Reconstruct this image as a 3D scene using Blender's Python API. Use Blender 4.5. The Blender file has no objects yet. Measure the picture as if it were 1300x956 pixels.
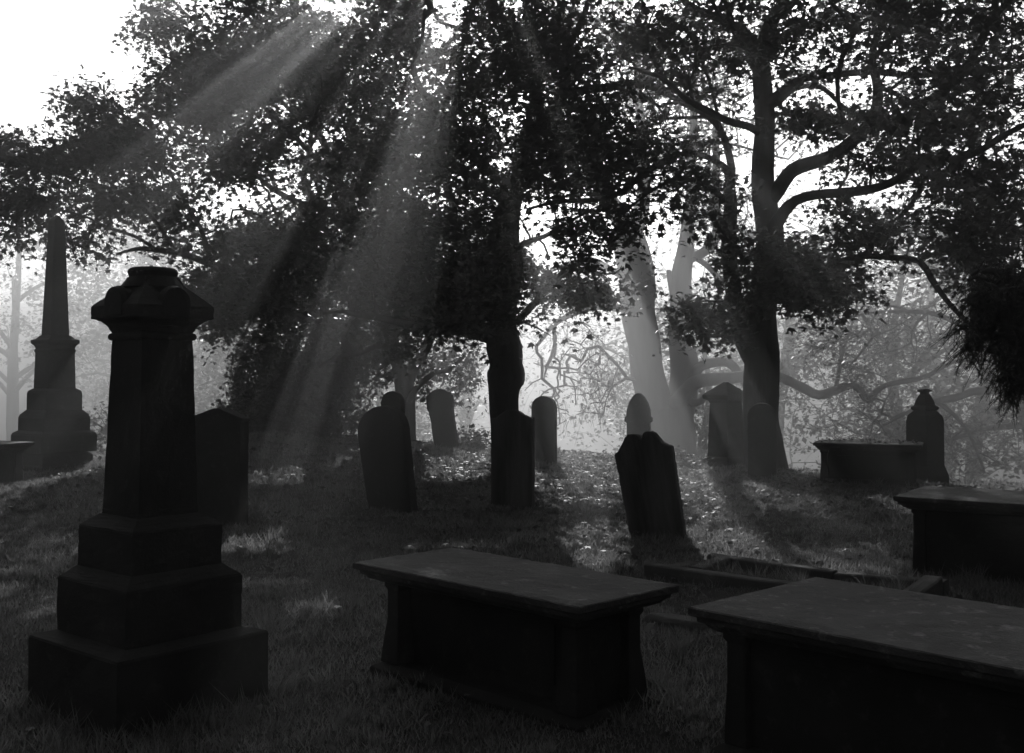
import bpy, bmesh, math, random
import numpy as np
from mathutils import Vector, Matrix
R = math.radians
random.seed(7)
RNG = np.random.default_rng(11)
scene = bpy.context.scene
COL = scene.collection

# ------------------------------------------------------------------ camera maths
F = 1400.0; H = 1.75; P = math.atan(42 / 1400)
def ray(u, v):
    a = (u - 650) / F; b = (433 - v) / F
    return np.array([a, math.cos(P) - b * math.sin(P), math.sin(P) + b * math.cos(P)])
def at(u, v, Y):
    r = ray(u, v); t = Y / r[1]
    return np.array([r[0] * t, Y, H + r[2] * t])
def onz(u, v, z):
    r = ray(u, v); t = (z - H) / r[2]
    return (r[0] * t, r[1] * t)
def project(x, y, z):
    dz = z - H
    fw = y * math.cos(P) + dz * math.sin(P); up = -y * math.sin(P) + dz * math.cos(P)
    return 650 + F * x / fw, 433 - F * up / fw
def sm(t):
    t = np.clip(t, 0, 1); return t * t * (3 - 2 * t)
def gz(x, y):
    x = np.asarray(x, float); y = np.asarray(y, float)
    zc = 0.27 - 0.065 * np.clip(x, -4.8, 14)
    zc = np.where(x < -4.8, zc - 0.11 * np.clip(-x - 4.8, 0, 4), zc)
    e = sm((x - 2.5) / 3); zc = zc + .2 * e; yc = 21.5 - 4.0 * e       # the crest swings nearer at the right
    z = zc * sm((y - 10) / (yc - 11))
    z = z - 3.6 * sm((y - yc) / 17)
    z = z + (19.0 + 2.5 * np.sin(x * .035 + 1) + 1.2 * np.sin(x * .11)) * sm((y - 70) / 95)  # far hillside added to hide the bright low sky behind the mist
    z = z + 0.025 * np.sin(x * 1.3 + 1) * np.cos(y * 1.1) + 0.012 * np.sin(x * 3.1 + y * 2.3)
    return z
def ground_hit(u, v):
    r = ray(u, v); lo = 3.0
    for k in range(4000):
        Y = 3 + k * 0.01; t = Y / r[1]
        if H + r[2] * t <= gz(r[0] * t, Y): return Y
    return 43.0
SUN = ray(602, -150); SUN = SUN / np.linalg.norm(SUN)
SUN_EL = math.asin(SUN[2]); SUN_AZ = math.atan2(SUN[0], SUN[1])

# ------------------------------------------------------------------ materials (black and white photograph: greys)
def mat(name, build):
    m = bpy.data.materials.new(name); m.use_nodes = True
    nt = m.node_tree; nt.nodes.clear()
    out = nt.nodes.new('ShaderNodeOutputMaterial')
    build(nt, out); return m
def N(nt, t, **kw):
    n = nt.nodes.new(t)
    for k, v in kw.items():
        if k in n.inputs: n.inputs[k].default_value = v
        else: setattr(n, k, v)
    return n
def grey(v): return (v, v, v, 1)
def ramp(nt, fac, stops):
    r = nt.nodes.new('ShaderNodeValToRGB'); e = r.color_ramp.elements
    while len(e) < len(stops): e.new(0.5)
    for el, (p, v) in zip(e, stops): el.position = p; el.color = grey(v)
    nt.links.new(fac, r.inputs['Fac']); return r.outputs['Color']
def stone(name, lo, hi, scale=3.0, streak=False, rough=.88, bump=.5, spec=.25, lichen=.0):
    def b(nt, out):
        L = nt.links.new
        tc = N(nt, 'ShaderNodeTexCoord')
        mp = N(nt, 'ShaderNodeMapping'); L(tc.outputs['Object'], mp.inputs['Vector'])
        if streak: mp.inputs['Scale'].default_value = (3.5, 3.5, .35)
        n1 = N(nt, 'ShaderNodeTexNoise', Scale=scale, Detail=10.0, Roughness=.65); L(mp.outputs[0], n1.inputs['Vector'])
        n2 = N(nt, 'ShaderNodeTexNoise', Scale=60.0, Detail=4.0, Roughness=.6); L(tc.outputs['Object'], n2.inputs['Vector'])
        c1 = ramp(nt, n1.outputs['Fac'], [(.3, lo), (.7, hi)])
        n3 = N(nt, 'ShaderNodeTexNoise', Scale=scale * 5, Detail=6.0, Roughness=.7); L(tc.outputs['Object'], n3.inputs['Vector'])
        c3 = ramp(nt, n3.outputs['Fac'], [(.56, 0), (.7, lichen)])
        mx = N(nt, 'ShaderNodeMixRGB', blend_type='ADD'); mx.inputs[0].default_value = 1
        L(c1, mx.inputs[1]); L(c3, mx.inputs[2])
        bs = N(nt, 'ShaderNodeBsdfPrincipled', Roughness=rough); bs.inputs['Specular IOR Level'].default_value = spec
        L(mx.outputs[0], bs.inputs['Base Color'])
        ad = N(nt, 'ShaderNodeMath', operation='ADD'); mu = N(nt, 'ShaderNodeMath', operation='MULTIPLY')
        L(n2.outputs['Fac'], mu.inputs[0]); mu.inputs[1].default_value = .35
        L(n1.outputs['Fac'], ad.inputs[0]); L(mu.outputs[0], ad.inputs[1])
        bp = N(nt, 'ShaderNodeBump', Strength=bump, Distance=.02); L(ad.outputs[0], bp.inputs['Height'])
        L(bp.outputs[0], bs.inputs['Normal']); L(bs.outputs[0], out.inputs['Surface'])
    return mat(name, b)
def leafmat(name, lo, hi, trans=.35, rough=.45, spec=.4, scale=9.0):
    def b(nt, out):
        L = nt.links.new
        ge = N(nt, 'ShaderNodeNewGeometry')
        tc = N(nt, 'ShaderNodeTexCoord')
        n1 = N(nt, 'ShaderNodeTexNoise', Scale=scale, Detail=3.0); L(tc.outputs['Object'], n1.inputs['Vector'])
        mx = N(nt, 'ShaderNodeMath', operation='ADD'); L(n1.outputs['Fac'], mx.inputs[0]); L(ge.outputs['Random Per Island'], mx.inputs[1])
        hf = N(nt, 'ShaderNodeMath', operation='MULTIPLY'); L(mx.outputs[0], hf.inputs[0]); hf.inputs[1].default_value = .5
        c = ramp(nt, hf.outputs[0], [(.2, lo), (.8, hi)])
        bs = N(nt, 'ShaderNodeBsdfPrincipled', Roughness=rough); bs.inputs['Specular IOR Level'].default_value = spec
        L(c, bs.inputs['Base Color'])
        tr = N(nt, 'ShaderNodeBsdfTranslucent'); L(c, tr.inputs['Color'])
        ms = N(nt, 'ShaderNodeMixShader'); ms.inputs[0].default_value = trans
        L(bs.outputs[0], ms.inputs[1]); L(tr.outputs[0], ms.inputs[2]); L(ms.outputs[0], out.inputs['Surface'])
    return mat(name, b)
M = {}
M['soot'] = stone('soot_blackened_sandstone', .012, .034, 2.5, lichen=.03)
M['dark'] = stone('dark_weathered_sandstone', .022, .065, 3.0, lichen=.05)
M['streak'] = stone('rain_streaked_sandstone', .015, .15, 2.2, streak=True, lichen=.03)
M['slab'] = stone('worn_ledger_sandstone', .02, .085, 2.4, lichen=.14, rough=.72, bump=1.0, spec=.3)
M['pale'] = stone('grey_granite', .10, .2, 2.0, lichen=.03)
M['kerb'] = stone('kerb_sandstone', .05, .14, 3.5, lichen=.08)
M['bark'] = stone('fissured_bark', .03, .09, 4.0, streak=True, bump=1.0, spec=.1)
M['palebark'] = stone('smooth_beech_bark', .05, .10, 1.5, streak=True, bump=.4, spec=.1)
M['leaf'] = leafmat('sycamore_leaf', .035, .10)
M['farleaf'] = leafmat('woodland_leaf', .04, .12, trans=.45)
M['needle'] = leafmat('yew_needle', .01, .025, trans=.1)
M['grassblade'] = leafmat('mown_grass_blade', .10, .34, trans=.6, rough=.55, spec=.25, scale=1.5)
M['litter'] = leafmat('fallen_leaf', .04, .16, trans=.3, rough=.55, spec=.3)
def ground_b(nt, out):
    L = nt.links.new
    tc = N(nt, 'ShaderNodeTexCoord')
    n1 = N(nt, 'ShaderNodeTexNoise', Scale=.9, Detail=8.0, Roughness=.7); L(tc.outputs['Object'], n1.inputs['Vector'])
    n2 = N(nt, 'ShaderNodeTexNoise', Scale=22.0, Detail=8.0, Roughness=.75); L(tc.outputs['Object'], n2.inputs['Vector'])
    a = N(nt, 'ShaderNodeMath', operation='ADD'); L(n1.outputs['Fac'], a.inputs[0]); L(n2.outputs['Fac'], a.inputs[1])
    h = N(nt, 'ShaderNodeMath', operation='MULTIPLY'); h.inputs[1].default_value = .5; L(a.outputs[0], h.inputs[0])
    c = ramp(nt, h.outputs[0], [(.35, .025), (.65, .09)])
    bs = N(nt, 'ShaderNodeBsdfPrincipled', Roughness=.95); bs.inputs['Specular IOR Level'].default_value = .15
    L(c, bs.inputs['Base Color'])
    bp = N(nt, 'ShaderNodeBump', Strength=.9, Distance=.03); L(n2.outputs['Fac'], bp.inputs['Height'])
    L(bp.outputs[0], bs.inputs['Normal']); L(bs.outputs[0], out.inputs['Surface'])
M['ground'] = mat('grassy_soil', ground_b)

# ------------------------------------------------------------------ object helpers
def tag(o, label=None, cat=None, group=None, kind=None):
    if label: o['label'] = label
    if cat: o['category'] = cat
    if group: o['group'] = group
    if kind: o['kind'] = kind
    return o
def empty(name, loc, rz=0, label=None, cat=None, group=None, roll=0, pitch=0):
    o = bpy.data.objects.new(name, None); COL.objects.link(o)
    o.location = loc; o.rotation_euler = (pitch, roll, rz); o.empty_display_size = .1
    return tag(o, label, cat, group)
def link(name, me, m, parent=None, smooth=False):
    me.materials.append(m)
    if smooth: me.polygons.foreach_set('use_smooth', [True] * len(me.polygons))
    o = bpy.data.objects.new(name, me); COL.objects.link(o); o.parent = parent
    return o
def bm_obj(name, bm, m, parent=None, bevel=0, smooth=False):
    bmesh.ops.recalc_face_normals(bm, faces=bm.faces)
    me = bpy.data.meshes.new(name); bm.to_mesh(me); bm.free()
    o = link(name, me, m, parent, smooth)
    if bevel:
        b = o.modifiers.new('b', 'BEVEL'); b.width = bevel; b.segments = 2; b.limit_method = 'ANGLE'; b.angle_limit = R(35)
    return o
def rings(bm, secs):
    """secs: list of loops (lists of xyz), same count; closed prism with caps"""
    vs = [[bm.verts.new(p) for p in s] for s in secs]
    n = len(vs[0])
    for a, b in zip(vs[:-1], vs[1:]):
        for i in range(n):
            bm.faces.new((a[i], a[(i + 1) % n], b[(i + 1) % n], b[i]))
    bm.faces.new(vs[0][::-1]); bm.faces.new(vs[-1])
def rect(w, d, z, cx=0, cy=0): return [(cx - w / 2, cy - d / 2, z), (cx + w / 2, cy - d / 2, z), (cx + w / 2, cy + d / 2, z), (cx - w / 2, cy + d / 2, z)]
def weather(bm, cuts=7, amt=.003):
    bmesh.ops.subdivide_edges(bm, edges=bm.edges[:], cuts=cuts, use_grid_fill=True)
    for v in bm.verts:
        c = v.co; n = math.sin(c.x * 23 + c.z * 9) * math.sin(c.y * 19 + c.z * 13) + random.uniform(-.8, .8)
        k = 1 + amt * n / max(.12, math.hypot(c.x, c.y)); c.x *= k; c.y *= k; c.z += random.uniform(-.3, .3) * amt
def sqprof(bm, prof, ratio=1.0, jit=0):
    rings(bm, [rect(2 * r, 2 * r * ratio if not isinstance(r, tuple) else 0, z) for z, r in prof])
def noise3(p, s):
    return np.sin(p[:, 0] * s + 1.3) * np.sin(p[:, 1] * s * 1.1 + 2.1 + p[:, 2] * s * .4) + .5 * np.sin(p[:, 2] * s * 2.1 + p[:, 0] * s * 1.7) 
def extrude_outline(name, pts, th, m, parent, bevel=.008, rough=.004, y0=0):
    """pts: outline in x,z; extruded about y; faces gridded enough for weathering"""
    bm = bmesh.new()
    rings(bm, [[(x, y0 - th / 2, z) for x, z in pts], [(x, y0 + th / 2, z) for x, z in pts]])
    return bm_obj(name, bm, m, parent, bevel)
def arc(cx, cz, r, a0, a1, n, rz=None):
    rz = rz or r
    return [(cx + r * math.cos(R(a0 + (a1 - a0) * i / n)), cz + rz * math.sin(R(a0 + (a1 - a0) * i / n))) for i in range(n + 1)]
def raw_mesh(name, verts, faces_idx, nper, m, parent=None, smooth=False):
    """verts (N,3); faces_idx flat (F*nper)"""
    me = bpy.data.meshes.new(name)
    me.vertices.add(len(verts)); me.vertices.foreach_set('co', np.asarray(verts, np.float32).ravel())
    fi = np.asarray(faces_idx, np.int32).ravel(); nf = len(fi) // nper
    me.loops.add(len(fi)); me.loops.foreach_set('vertex_index', fi)
    me.polygons.add(nf); me.polygons.foreach_set('loop_start', np.arange(nf, dtype=np.int32) * nper)
    me.polygons.foreach_set('loop_total', np.full(nf, nper, np.int32))
    if smooth: me.polygons.foreach_set('use_smooth', np.ones(nf, bool))
    me.update(calc_edges=True); me.validate()
    me.materials.append(m)
    o = bpy.data.objects.new(name, me); COL.objects.link(o); o.parent = parent
    return o

# ------------------------------------------------------------------ leaves
LOBED = np.array([(0, .32, 0), (0, 0, 0), (.42, .06, -.05), (.26, .3, .02), (.52, .62, -.10), (.2, .6, .0), (0, 1.02, -.14), (-.2, .6, .0), (-.52, .62, -.10), (-.26, .3, .02), (-.42, .06, -.05)], float)
LOBED_F = np.array([(0, i, i % 10 + 1) for i in range(1, 11)])
KITE = np.array([(0, 0, 0), (.33, .4, -.05), (0, 1, 0), (-.33, .4, -.05)], float)
KITE_F = np.array([(0, 1, 2), (0, 2, 3)])
def leaf_mesh(name, pos, size, m, parent=None, lobed=True, tilt=55, hang=0.0, loc=None, flat=False, rng=RNG):
    n = len(pos)
    T, TF = (LOBED, LOBED_F) if lobed else (KITE, KITE_F)
    yaw = rng.uniform(0, 2 * np.pi, n); ti = np.radians(np.abs(rng.normal(0, tilt, n)))
    az = rng.uniform(0, 2 * np.pi, n)
    s = size * np.clip(rng.lognormal(-.05, .32, n), .35, 1.7)
    # normal
    nrm = np.stack([np.sin(ti) * np.cos(az), np.sin(ti) * np.sin(az), np.cos(ti)], 1)
    d = np.stack([np.cos(yaw), np.sin(yaw), np.full(n, -hang)], 1)
    d = d - nrm * np.sum(d * nrm, 1)[:, None]; d /= np.linalg.norm(d, axis=1)[:, None] + 1e-9
    e = np.cross(d, nrm)
    curl = rng.uniform(.4, 1.8, n)
    V = (T[None, :, 0:1] * e[:, None, :] + T[None, :, 1:2] * d[:, None, :] + (T[None, :, 2:3] * curl[:, None, None]) * nrm[:, None, :]) * s[:, None, None] + pos[:, None, :]
    if loc is not None: V = V - np.asarray(loc)[None, None, :]
    Fc = (TF[None] + (np.arange(n) * len(T))[:, None, None])
    return raw_mesh(name, V.reshape(-1, 3), Fc, 3, m, parent)

# sun patches: openings in the canopy, given by where their light lands
PATCH = [(30, 704, 140, 32, .82), (40, 765, 90, 22, .93), (330, 745, 60, 8, .93), (310, 692, 70, 13, .99), (390, 778, 40, 14, .97), (620, 694, 120, 5, .93), (790, 678, 105, 13, .995),
         (752, 704, 48, 26, .99), (922, 694, 56, 24, .99), (900, 662, 36, 10, .96), (1075, 728, 40, 6, .9), (690, 614, 80, 16, .95), (350, 606, 42, 13, .86), (300, 598, 24, 10, .84), (232, 586, 28, 10, .83), (560, 604, 60, 11, .93), (835, 612, 30, 6, .9), (1100, 700, 40, 7, .93),
         (730, 637, 50, 7, .93)]
def sun_keep(pos, rng):
    g = pos.copy()
    for _ in range(3):
        t = (g[:, 2] - gz(g[:, 0], g[:, 1])) / SUN[2]
        g = g - SUN[None] * t[:, None]
    ok = g[:, 1] > 3.5
    u, v = project(g[:, 0], np.maximum(g[:, 1], 3.5), g[:, 2])
    keep = np.ones(len(pos), bool)
    rnd = rng.uniform(0, 1, len(pos))
    for (pu, pv, ru, rv, pr) in PATCH:
        d = ((u - pu) / ru) ** 2 + ((v - pv) / rv) ** 2
        d = d + .25 * np.sin(u * .09 + v * .3) + .2 * np.sin(u * .03 - v * .17)
        keep &= ~(ok & (d < 1) & (rnd < pr))
    return keep

def clear_twigs(tw, rng):
    small = [i for i, q in enumerate(tw) if q[1].max() < .016]
    if not small: return tw
    bad = set()
    for f in (0.0, .33, .66, 1.0):
        P_ = np.array([tw[i][0][int(round(f * (len(tw[i][0]) - 1)))] for i in small])
        k = sun_keep(P_, rng)
        bad |= {small[j] for j in np.where(~k)[0]}
    return [q for i, q in enumerate(tw) if i not in bad]
# ------------------------------------------------------------------ branches
def catmull(pts, step):
    pts = np.asarray(pts, float); n = len(pts); out = []
    for i in range(n - 1):
        p0 = pts[max(i - 1, 0)]; p1 = pts[i]; p2 = pts[i + 1]; p3 = pts[min(i + 2, n - 1)]
        k = max(2, int(np.linalg.norm((p2 - p1)[:3]) / step))
        for j in range(k):
            t = j / k
            out.append(.5 * ((2 * p1) + (-p0 + p2) * t + (2 * p0 - 5 * p1 + 4 * p2 - p3) * t * t + (-p0 + 3 * p1 - 3 * p2 + p3) * t ** 3))
    out.append(pts[-1]); return np.array(out)
def tube_arrays(P, r, sides, rng, knob=0.0):
    P = np.asarray(P); n = len(P)
    T = np.gradient(P, axis=0); T /= np.linalg.norm(T, axis=1)[:, None] + 1e-9
    ref = np.array([0.13, .97, .2]) if abs(T[0][1]) < .8 else np.array([.97, .1, .2])
    A = np.cross(T, ref[None]); A /= np.linalg.norm(A, axis=1)[:, None] + 1e-9
    B = np.cross(T, A)
    a = np.linspace(0, 2 * np.pi, sides, endpoint=False)
    rr = np.repeat(np.asarray(r)[:, None], sides, 1)
    if knob:
        s = np.cumsum(np.r_[0, np.linalg.norm(np.diff(P, axis=0), axis=1)])[:, None]
        ph = rng.uniform(0, 6, 4)
        rr = rr * (1 + knob * (np.sin(2 * a[None] + ph[0] + s * .8) * .5 + np.sin(3 * a[None] + s * 2.3 + ph[1]) * .4 + np.sin(s * 5 + ph[2] + 2 * a[None]) * .3 + rng.normal(0, .25, (n, sides))))
    V = P[:, None, :] + rr[:, :, None] * (np.cos(a)[None, :, None] * A[:, None, :] + np.sin(a)[None, :, None] * B[:, None, :])
    V = V.reshape(-1, 3)
    i = np.arange(n - 1)[:, None] * sides; j = np.arange(sides)[None]
    Q = np.stack([i + j, i + (j + 1) % sides, i + sides + (j + 1) % sides, i + sides + j], -1).reshape(-1, 4)
    return V, Q
def tubes_obj(name, lst, m, parent, loc=None, knob=0.0, rng=RNG, smooth=True):
    Vs, Qs, o = [], [], 0
    for (P, r, sides) in lst:
        V, Q = tube_arrays(P, r, sides, rng, knob if sides > 6 else 0)
        Vs.append(V); Qs.append(Q + o); o += len(V)
    V = np.concatenate(Vs)
    if loc is not None: V = V - np.asarray(loc)[None]
    return raw_mesh(name, V, np.concatenate(Qs), 4, m, parent, smooth)

def trace(pts, Y=None):
    """pts: (u, v, width_px[, Y]) -> rows x,y,z,radius"""
    out = []
    for p in pts:
        y = p[3] if len(p) > 3 else Y
        c = at(p[0], p[1], y); out.append((c[0], c[1], c[2], p[2] * y / F / 2))
    return np.array(out)

class Tree:
    def __init__(s, name, base, label, cat='tree', group=None, seed=1, bark='bark', leaf='leaf', lobed=True):
        s.rng = np.random.default_rng(seed); s.base = np.asarray(base, float)
        s.root = empty(name, s.base.tolist(), 0, label, cat, group)
        s.bark = M[bark]; s.leafm = M[leaf]; s.lobed = lobed
        s.pos = []; s.par = []; s.rad = []; s.pl = []; s.dir = []; s.twigs = []; s.leaves = []; s.cl = []
    def limb(s, name, rows, step=.15, sides=12, knob=.06):
        C = catmull(rows, step)
        w = C[:, :3].copy(); k = np.arange(len(w))
        if sides > 8 or True:
            am = np.minimum(C[:, 3], .06) * .6
            for ax in range(3): w[:, ax] += am * np.sin(k * .55 + s.rng.uniform(0, 6)) * s.rng.uniform(.3, 1) * np.minimum(k / 6, 1)
        tubes_obj(name, [(w, np.maximum(C[:, 3], .008), sides)], s.bark, s.root, s.base, knob, s.rng)
        # nodes
        if s.pos:
            d = np.linalg.norm(np.array(s.pos) - w[0], axis=1); p = int(np.argmin(d)); pl = s.pl[p] + d[p]
        else: p, pl = -1, 0
        for i in range(len(w)):
            if i: pl += np.linalg.norm(w[i] - w[i - 1])
            s.pos.append(w[i]); s.par.append(p if i == 0 else len(s.pos) - 2); s.rad.append(C[i, 3]); s.pl.append(pl)
            dd = w[min(i + 1, len(w) - 1)] - w[max(i - 1, 0)]; s.dir.append(dd / (np.linalg.norm(dd) + 1e-9))
    def fill(s, blobs, k=.3, droop=0.0, minpl=2.0, step=.3):
        """blobs: (u,v,Y,ru,rv,rY,n) -> cluster targets"""
        tg = []
        for (u, v, Y, ru, rv, rY, n) in blobs:
            n = int(n)
            q = s.rng.normal(0, 1, (n, 3)); q /= np.linalg.norm(q, axis=1)[:, None]; q *= s.rng.uniform(0, 1, n)[:, None] ** .4
            for a in q:
                tg.append(at(u + a[0] * ru, v + a[1] * rv, Y + a[2] * rY))
        s.attach(np.array(tg), k, droop, minpl, step)
    def attach(s, tg, k=.3, droop=0.0, minpl=2.0, step=.3):
        pos = np.array(s.pos); pl = np.array(s.pl); dr = np.array(s.dir)
        n0 = len(pos)
        cap = n0 + len(tg) * 40
        PP = np.zeros((cap, 3)); PL = np.full(cap, 1e9); DD = np.zeros((cap, 3)); PA = np.full(cap, -1, int)
        PP[:n0] = pos; PL[:n0] = pl; DD[:n0] = dr; n = n0
        bad = np.zeros(cap); bad[:n0] = np.where(pl < minpl, 3.0, 0)
        d0 = np.array([np.min(np.linalg.norm(PP[:n0] - t, axis=1)) for t in tg])
        order = np.argsort(d0 + s.rng.uniform(0, .6, len(tg)))
        paths = []
        for ti in order:
            t = tg[ti]
            d = np.linalg.norm(PP[:n] - t, axis=1)
            cost = d + k * PL[:n] + bad[:n]
            j = int(np.argmin(cost))
            L = d[j]; m = max(2, min(30, int(L / step)))
            a = PP[j]; dv = t - a; dn = dv / (L + 1e-9)
            st = DD[j] * .55 + dn * .6; st[2] += .15; st /= np.linalg.norm(st)
            c1 = a + st * L * .4; c2 = t - (dn * .6 + np.array([0, 0, .25 if not droop else -1 * -droop])) * L * .3
            if droop: c2 = t + np.array([0, 0, 1.0]) * L * .35 * droop - dn * L * .15
            tt = np.linspace(0, 1, m + 1)[1:, None]
            pth = (1 - tt) ** 3 * a + 3 * (1 - tt) ** 2 * tt * c1 + 3 * (1 - tt) * tt ** 2 * c2 + tt ** 3 * t
            pth += s.rng.normal(0, .035, pth.shape) * min(1, L)
            idx = list(range(n, n + m)); prev = j
            full = np.vstack([a, pth])
            for q in range(m):
                PP[n] = pth[q]; PL[n] = PL[prev] + np.linalg.norm(full[q + 1] - full[q]); PA[n] = prev
                v = full[q + 1] - full[q]; DD[n] = v / (np.linalg.norm(v) + 1e-9); prev = n; n += 1
            paths.append((j, idx))
        cnt = np.zeros(n); 
        for j, idx in paths: cnt[idx[-1]] += 1
        for i in range(n - 1, n0 - 1, -1): cnt[PA[i]] += cnt[i]
        rad = .0078 * np.maximum(cnt, 1) ** .52 + .002
        for j, idx in paths:
            ids = idx
            r0 = rad[idx[0]]
            P_ = np.vstack([PP[j], PP[idx]]); r_ = np.r_[r0 * 1.15, rad[idx]]
            s.twigs.append((P_, r_, 5 if r0 > .015 else 4))
        s.cl.append(tg)
    def foliage(s, per=45, rxy=.5, rz=.13, size=.13, tilt=50, hang=.3, carve=True, twiglets=5, keepfn=None, pend=False):
        tg = np.concatenate(s.cl); n = len(tg); rng = s.rng
        scl = rng.uniform(.6, 1.3, n)
        c = np.repeat(tg, per, 0); sc = np.repeat(scl, per)
        a = rng.uniform(0, 2 * np.pi, len(c)); rr = rxy * sc * np.sqrt(rng.uniform(0, 1, len(c)))
        tiltx = np.repeat(rng.normal(0, .25, n), per); tilty = np.repeat(rng.normal(0, .25, n), per)
        off = np.stack([rr * np.cos(a), rr * np.sin(a), np.zeros(len(c))], 1)
        off[:, 2] = rng.normal(0, rz, len(c)) * sc + off[:, 0] * tiltx + off[:, 1] * tilty - rr * .15
        pos = c + off
        if carve: pos = pos[sun_keep(pos, rng)]
        if keepfn is not None: pos = pos[keepfn(pos)]
        leaf_mesh('crown', pos, size, s.leafm, s.root, s.lobed, tilt, hang, s.base, rng=rng)
        for i in range(n):
            for q in range(twiglets):
                an = rng.uniform(0, 2 * np.pi); L = rxy * scl[i] * rng.uniform(.5, 1)
                e = tg[i] + np.array([math.cos(an) * L, math.sin(an) * L, rng.normal(0, rz)])
                if pend: e = tg[i] + np.array([math.cos(an) * L * .45, math.sin(an) * L * .45, -L * rng.uniform(.5, 1.5)])
                mid = (tg[i] + e) / 2 + rng.normal(0, .05, 3); mid[2] += L * (.25 if pend else .08)
                s.twigs.append((np.array([tg[i], mid, e]), np.array([.008, .006, .003]), 3))
        if carve: s.twigs = clear_twigs(s.twigs, rng)
        tubes_obj('twigs', s.twigs, s.bark, s.root, s.base, 0, rng)['kind'] = 'stuff'
        return len(pos)

# ------------------------------------------------------------------ ground
def build_ground():
    def axis(seg):
        o = []
        for a, b, st in seg: o += list(np.arange(a, b, st))
        return np.array(o + [seg[-1][1]])
    xs = axis([(-200, -60, 14), (-60, -16, 2.5), (-16, 16, .22), (16, 60, 2.5), (60, 200, 14)])
    ys = axis([(-60, -4, 4), (-4, 2, .8), (2, 26, .2), (26, 60, 1.2), (60, 210, 7)])
    X, Y = np.meshgrid(xs, ys); Z = gz(X, Y)
    near = (np.abs(X) < 16) & (Y > 2) & (Y < 26)
    Z = Z + near * RNG.normal(0, .006, Z.shape)
    V = np.stack([X, Y, Z], -1).reshape(-1, 3); nx = len(xs)
    i, j = np.meshgrid(np.arange(len(ys) - 1), np.arange(nx - 1), indexing='ij')
    a = i * nx + j
    Q = np.stack([a, a + 1, a + nx + 1, a + nx], -1).reshape(-1, 4)
    o = raw_mesh('ground', V, Q, 4, M['ground'], None, True); tag(o, kind='structure')
build_ground()

FOOT = []   # tomb footprints kept free of grass: (cx, cy, half l, half w, yaw)
def free(x, y):
    k = np.ones(len(x), bool)
    for cx, cy, hl, hw, yaw in FOOT:
        dx = x - cx; dy = y - cy; c, s_ = math.cos(yaw), math.sin(yaw)
        a = dx * c + dy * s_; b = -dx * s_ + dy * c
        k &= ~((np.abs(a) < hl) & (np.abs(b) < hw))
    return k

# ------------------------------------------------------------------ gravestones
def headstone(label, u, v, outline, th, yaw, lean, mk='dark', name='headstone', pitch=0, group=None, Y=None, extra=None, coping=False):
    """outline px (x right, z up) relative to the foot; widths are opened up for the yaw"""
    Y = Y or ground_hit(u, v); s = Y / F; c = math.cos(yaw)
    p = at(u, v, Y); z = float(gz(p[0], p[1]))
    roll = math.atan(math.tan(R(lean)) / c)
    root = empty(name, (p[0], p[1], z), yaw, label, 'headstone', group, roll, pitch)
    rough = []
    for (xa, za), (xb, zb_) in zip(outline, outline[1:] + outline[:1]):
        L_ = math.hypot(xb - xa, zb_ - za); k_ = max(1, int(L_ / 6)) if (za > 0 or zb_ > 0) else 1
        for q in range(k_):
            f_ = q / k_; jt = .35 if (q or k_ > 1) else .18
            rough.append((xa + (xb - xa) * f_ + random.uniform(-jt, jt), za + (zb_ - za) * f_ + (random.uniform(-jt, jt) if za > 0 and q else 0)))
    outline = rough
    pts = [(x * s / c, zz * s) for x, zz in outline]
    pts = [(x, zz if zz > 0 else -.25) for x, zz in pts]
    o = extrude_outline('slab', pts, th, M[mk], root, .012)
    if extra:      # raised border band on the face side
        for (nm, pp, y0, t2) in extra:
            extrude_outline(nm, [(x * s / c, zz * s) for x, zz in pp], t2, M[mk], root, .006, y0=y0)
    FOOT.append((p[0], p[1], abs(pts[0][0]) + .0, th / 2 + .0, yaw))
    return root, Y
def roundtop(w0, w1, h, n=16, k=1.0):
    r = w1 / 2
    return [(-w0 / 2, 0), (-w1 / 2, h - r * k)] + arc(0, h - r * k, r, 180, 0, n, r * k)[1:-1] + [(w1 / 2, h - r * k), (w0 / 2, 0)]
YW = R(-36)
headstone('dark round-topped headstone leaning left, middle distance left of centre, a smaller stone peeping over it', 499, 647, roundtop(58, 64, 132), .13, YW, -8, 'soot')
B_out = [(-26, 0), (-26, 110), (-20, 110), (-19, 113)] + [(-14, 115), (-9, 119), (-4, 121), (3, 121), (9, 119), (14, 115)] + [(19, 113), (20, 112), (26, 112), (26, 0)]
headstone('upright headstone with low humped top and square shoulders, in front of the middle tree trunk', 651, 642, B_out, .12, R(-20), 0, 'streak')
C_out = [(-32, 0), (-35, 109), (-31, 111), (-27, 116), (-23, 122), (-19, 128), (-14, 131), (-8, 130.5), (-4, 129), (-2, 124), (1, 123), (3, 129), (7, 132), (13, 131), (17, 128), (21, 121), (25, 115), (30, 111), (35, 109), (33, 0)]
headstone('leaning headstone with scalloped notched top and water-streaked face, standing right of centre', 835, 680, C_out, .12, R(-22), -8.6, 'streak')
headstone('tall headstone with a shallow gabled top, half hidden behind the big dark pillar', 281, 662, [(-34, 0), (-34, 128), (-36, 129), (-36, 133), (-6, 143), (2, 143), (34, 131), (34, 127), (32, 126), (32, 0)], .16, R(-24), 0, 'dark')
headstone('small round-headed stone peeping out behind the leaning dark stone', 500, 572, roundtop(27, 28, 75), .10, YW, -1.5, 'dark')
D = [(-14, 0), (-15, 48), (-17, 50)] + [(-17, 58)] + arc(0, 58, 17, 180, 0, 14, 17)[1:-1] + [(17, 58), (17, 50), (15, 48), (15, 0)]
headstone('slim headstone with round cap wider than its leaning shaft, on the crest against white mist', 567, 568, D, .10, R(-30), -8.5, 'soot')
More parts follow.
